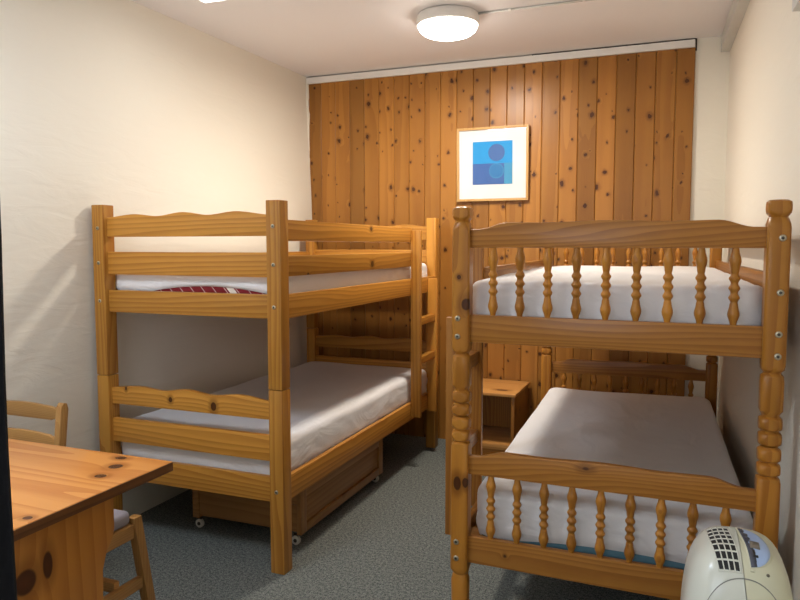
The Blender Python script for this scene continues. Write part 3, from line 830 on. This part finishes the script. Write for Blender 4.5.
# control panel: half-moon of pale blue with a dark grey jagged strip
Q0, Q1 = radians(69.5), radians(98)
def qt(ph): return min(1, max(0, (ph-Q0)/(Q1-Q0)))
qx0 = lambda ph: .019-.018*(ph-Q0)/(Q1-Q0)
def qx1(ph): return qx0(ph)+.048*math.sqrt(max(0, 1-abs(2*qt(ph)-1)**2.2))+.001
bm = bmesh.new(); patch(bm, lambda ph: qx0(ph)-.003, lambda ph: qx1(ph)+.007*(1-.5*abs(2*qt(ph)-1)), Q0-.03, Q1+.03, .0015, 10, 40); cpn = finish('control_panel', bm, M_AC2, ac, True, label='raised ivory bezel around the controls')
bm = bmesh.new(); patch(bm, qx0, qx1, Q0, Q1, .0022, 10, 40); finish('panel_face', bm, plain('pale_blue_panel', (0.40, 0.52, 0.76), 0.3), cpn, True, label='pale blue control face')
bm = bmesh.new(); rq = random.Random(5); steps = [rq.uniform(.007, .015) for _ in range(14)]
patch(bm, qx0, lambda ph: min(qx1(ph), qx0(ph)+steps[int(qt(ph)*13.9)]), Q0, Q1, .0028, 1, 56)
finish('skyline_strip', bm, plain('slate_grey_print', (0.07, 0.075, 0.10), 0.4), cpn, True, label='dark grey jagged strip')
bm = bmesh.new(); qm = radians(81.5); patch(bm, lambda ph: .020, lambda ph: .039, qm-.045, qm+.045, .0045, 3, 3); finish('push_button', bm, plain('taupe_button', (0.20, 0.17, 0.13), .4), cpn, True, label='taupe rectangular button')
bm = bmesh.new(); qm = radians(76.5); patch(bm, lambda ph: .024, lambda ph: .028, qm-.045, qm+.025, .0035, 2, 3); patch(bm, lambda ph: .028, lambda ph: .034, qm-.045, qm-.025, .0035, 2, 2); finish('panel_mark', bm, M_BLACK, cpn, True)
HP = radians(68)
bm = bmesh.new(); c0 = surf(.052, HP, .001)
t = bmesh.new(); add_lathe(t, [(-.002, .0035), (0, .0035), (.0008, .0025)], seg=14); rot = Vector((0, 0, 1)).rotation_difference((surf(.052, HP, .01)-c0).normalized()).to_matrix().to_4x4(); rot.translation = c0
join(bm, t, 0, rot); finish('sensor_hole', bm, plain('sensor_taupe', (.16, .14, .10), .5), ac, True)
# joint line of the round front cover
bm = bmesh.new(); arc_ = []
for k in range(61):
    a = radians(-90+k*180/60*1.0); arc_.append((.008+.085*sin(a), radians(65)-radians(16)*(1-cos(a))))
for (xa, pa), (xb, pb) in zip(arc_, arc_[1:]):
    v = [bm.verts.new(surf(xa, pa-.004, .0006)), bm.verts.new(surf(xb, pb-.004, .0006)), bm.verts.new(surf(xb, pb+.004, .0006)), bm.verts.new(surf(xa, pa+.004, .0006))]
    u = [bm.verts.new(surf(xa, pa-.004, -.002)), bm.verts.new(surf(xb, pb-.004, -.002)), bm.verts.new(surf(xb, pb+.004, -.002)), bm.verts.new(surf(xa, pa+.004, -.002))]
    bm.faces.new(v); bm.faces.new(u[::-1])
    for i in range(4): bm.faces.new([v[i], v[(i+1) % 4], u[(i+1) % 4], u[i]])
finish('cover_joint', bm, plain('joint_grey', (.22, .22, .18), .6), ac, False)

# ------------------------------------------------------------------ dark curtain edge at the far left
cu = thing('curtain', 'black fabric curtain edge hanging close by at the left side of the view', 'curtain', (-.887, .70, 0), 0)
M_CURT = plain('black_curtain_cloth', (0.012, 0.011, 0.012), 0.95, 0, (60, .5, .006))
bm = bmesh.new(); n = 60; rows = 24; g_ = []
for j in range(rows+1):
    z_ = .03+2.50*j/rows; row = []
    for i in range(n+1):
        u = i/n; row.append(bm.verts.new((-.26*u+.003*sin(9*z_+1), .018*sin(u*34+.6*sin(z_*1.3))+.05*u-.004, z_)))
    g_.append(row)
for j in range(rows):
    for i in range(n): bm.faces.new([g_[j][i], g_[j][i+1], g_[j+1][i+1], g_[j+1][i]])
bmesh.ops.solidify(bm, geom=bm.faces[:], thickness=.004)
finish('curtain_cloth', bm, M_CURT, cu, True)
bm = bmesh.new(); add_lathe(bm, [(-.40, .011), (.06, .011)], axis='x', seg=14, cy=0)
for v in bm.verts: v.co += Vector((0, .02, 2.555))
finish('curtain_rod', bm, M_TRUNK, cu, True)
for xx in (-.38, .04):
    box('rod_bracket', xx-.008, xx+.008, .012, .028, 2.566, 2.6095, M_TRUNK, cu, .001)
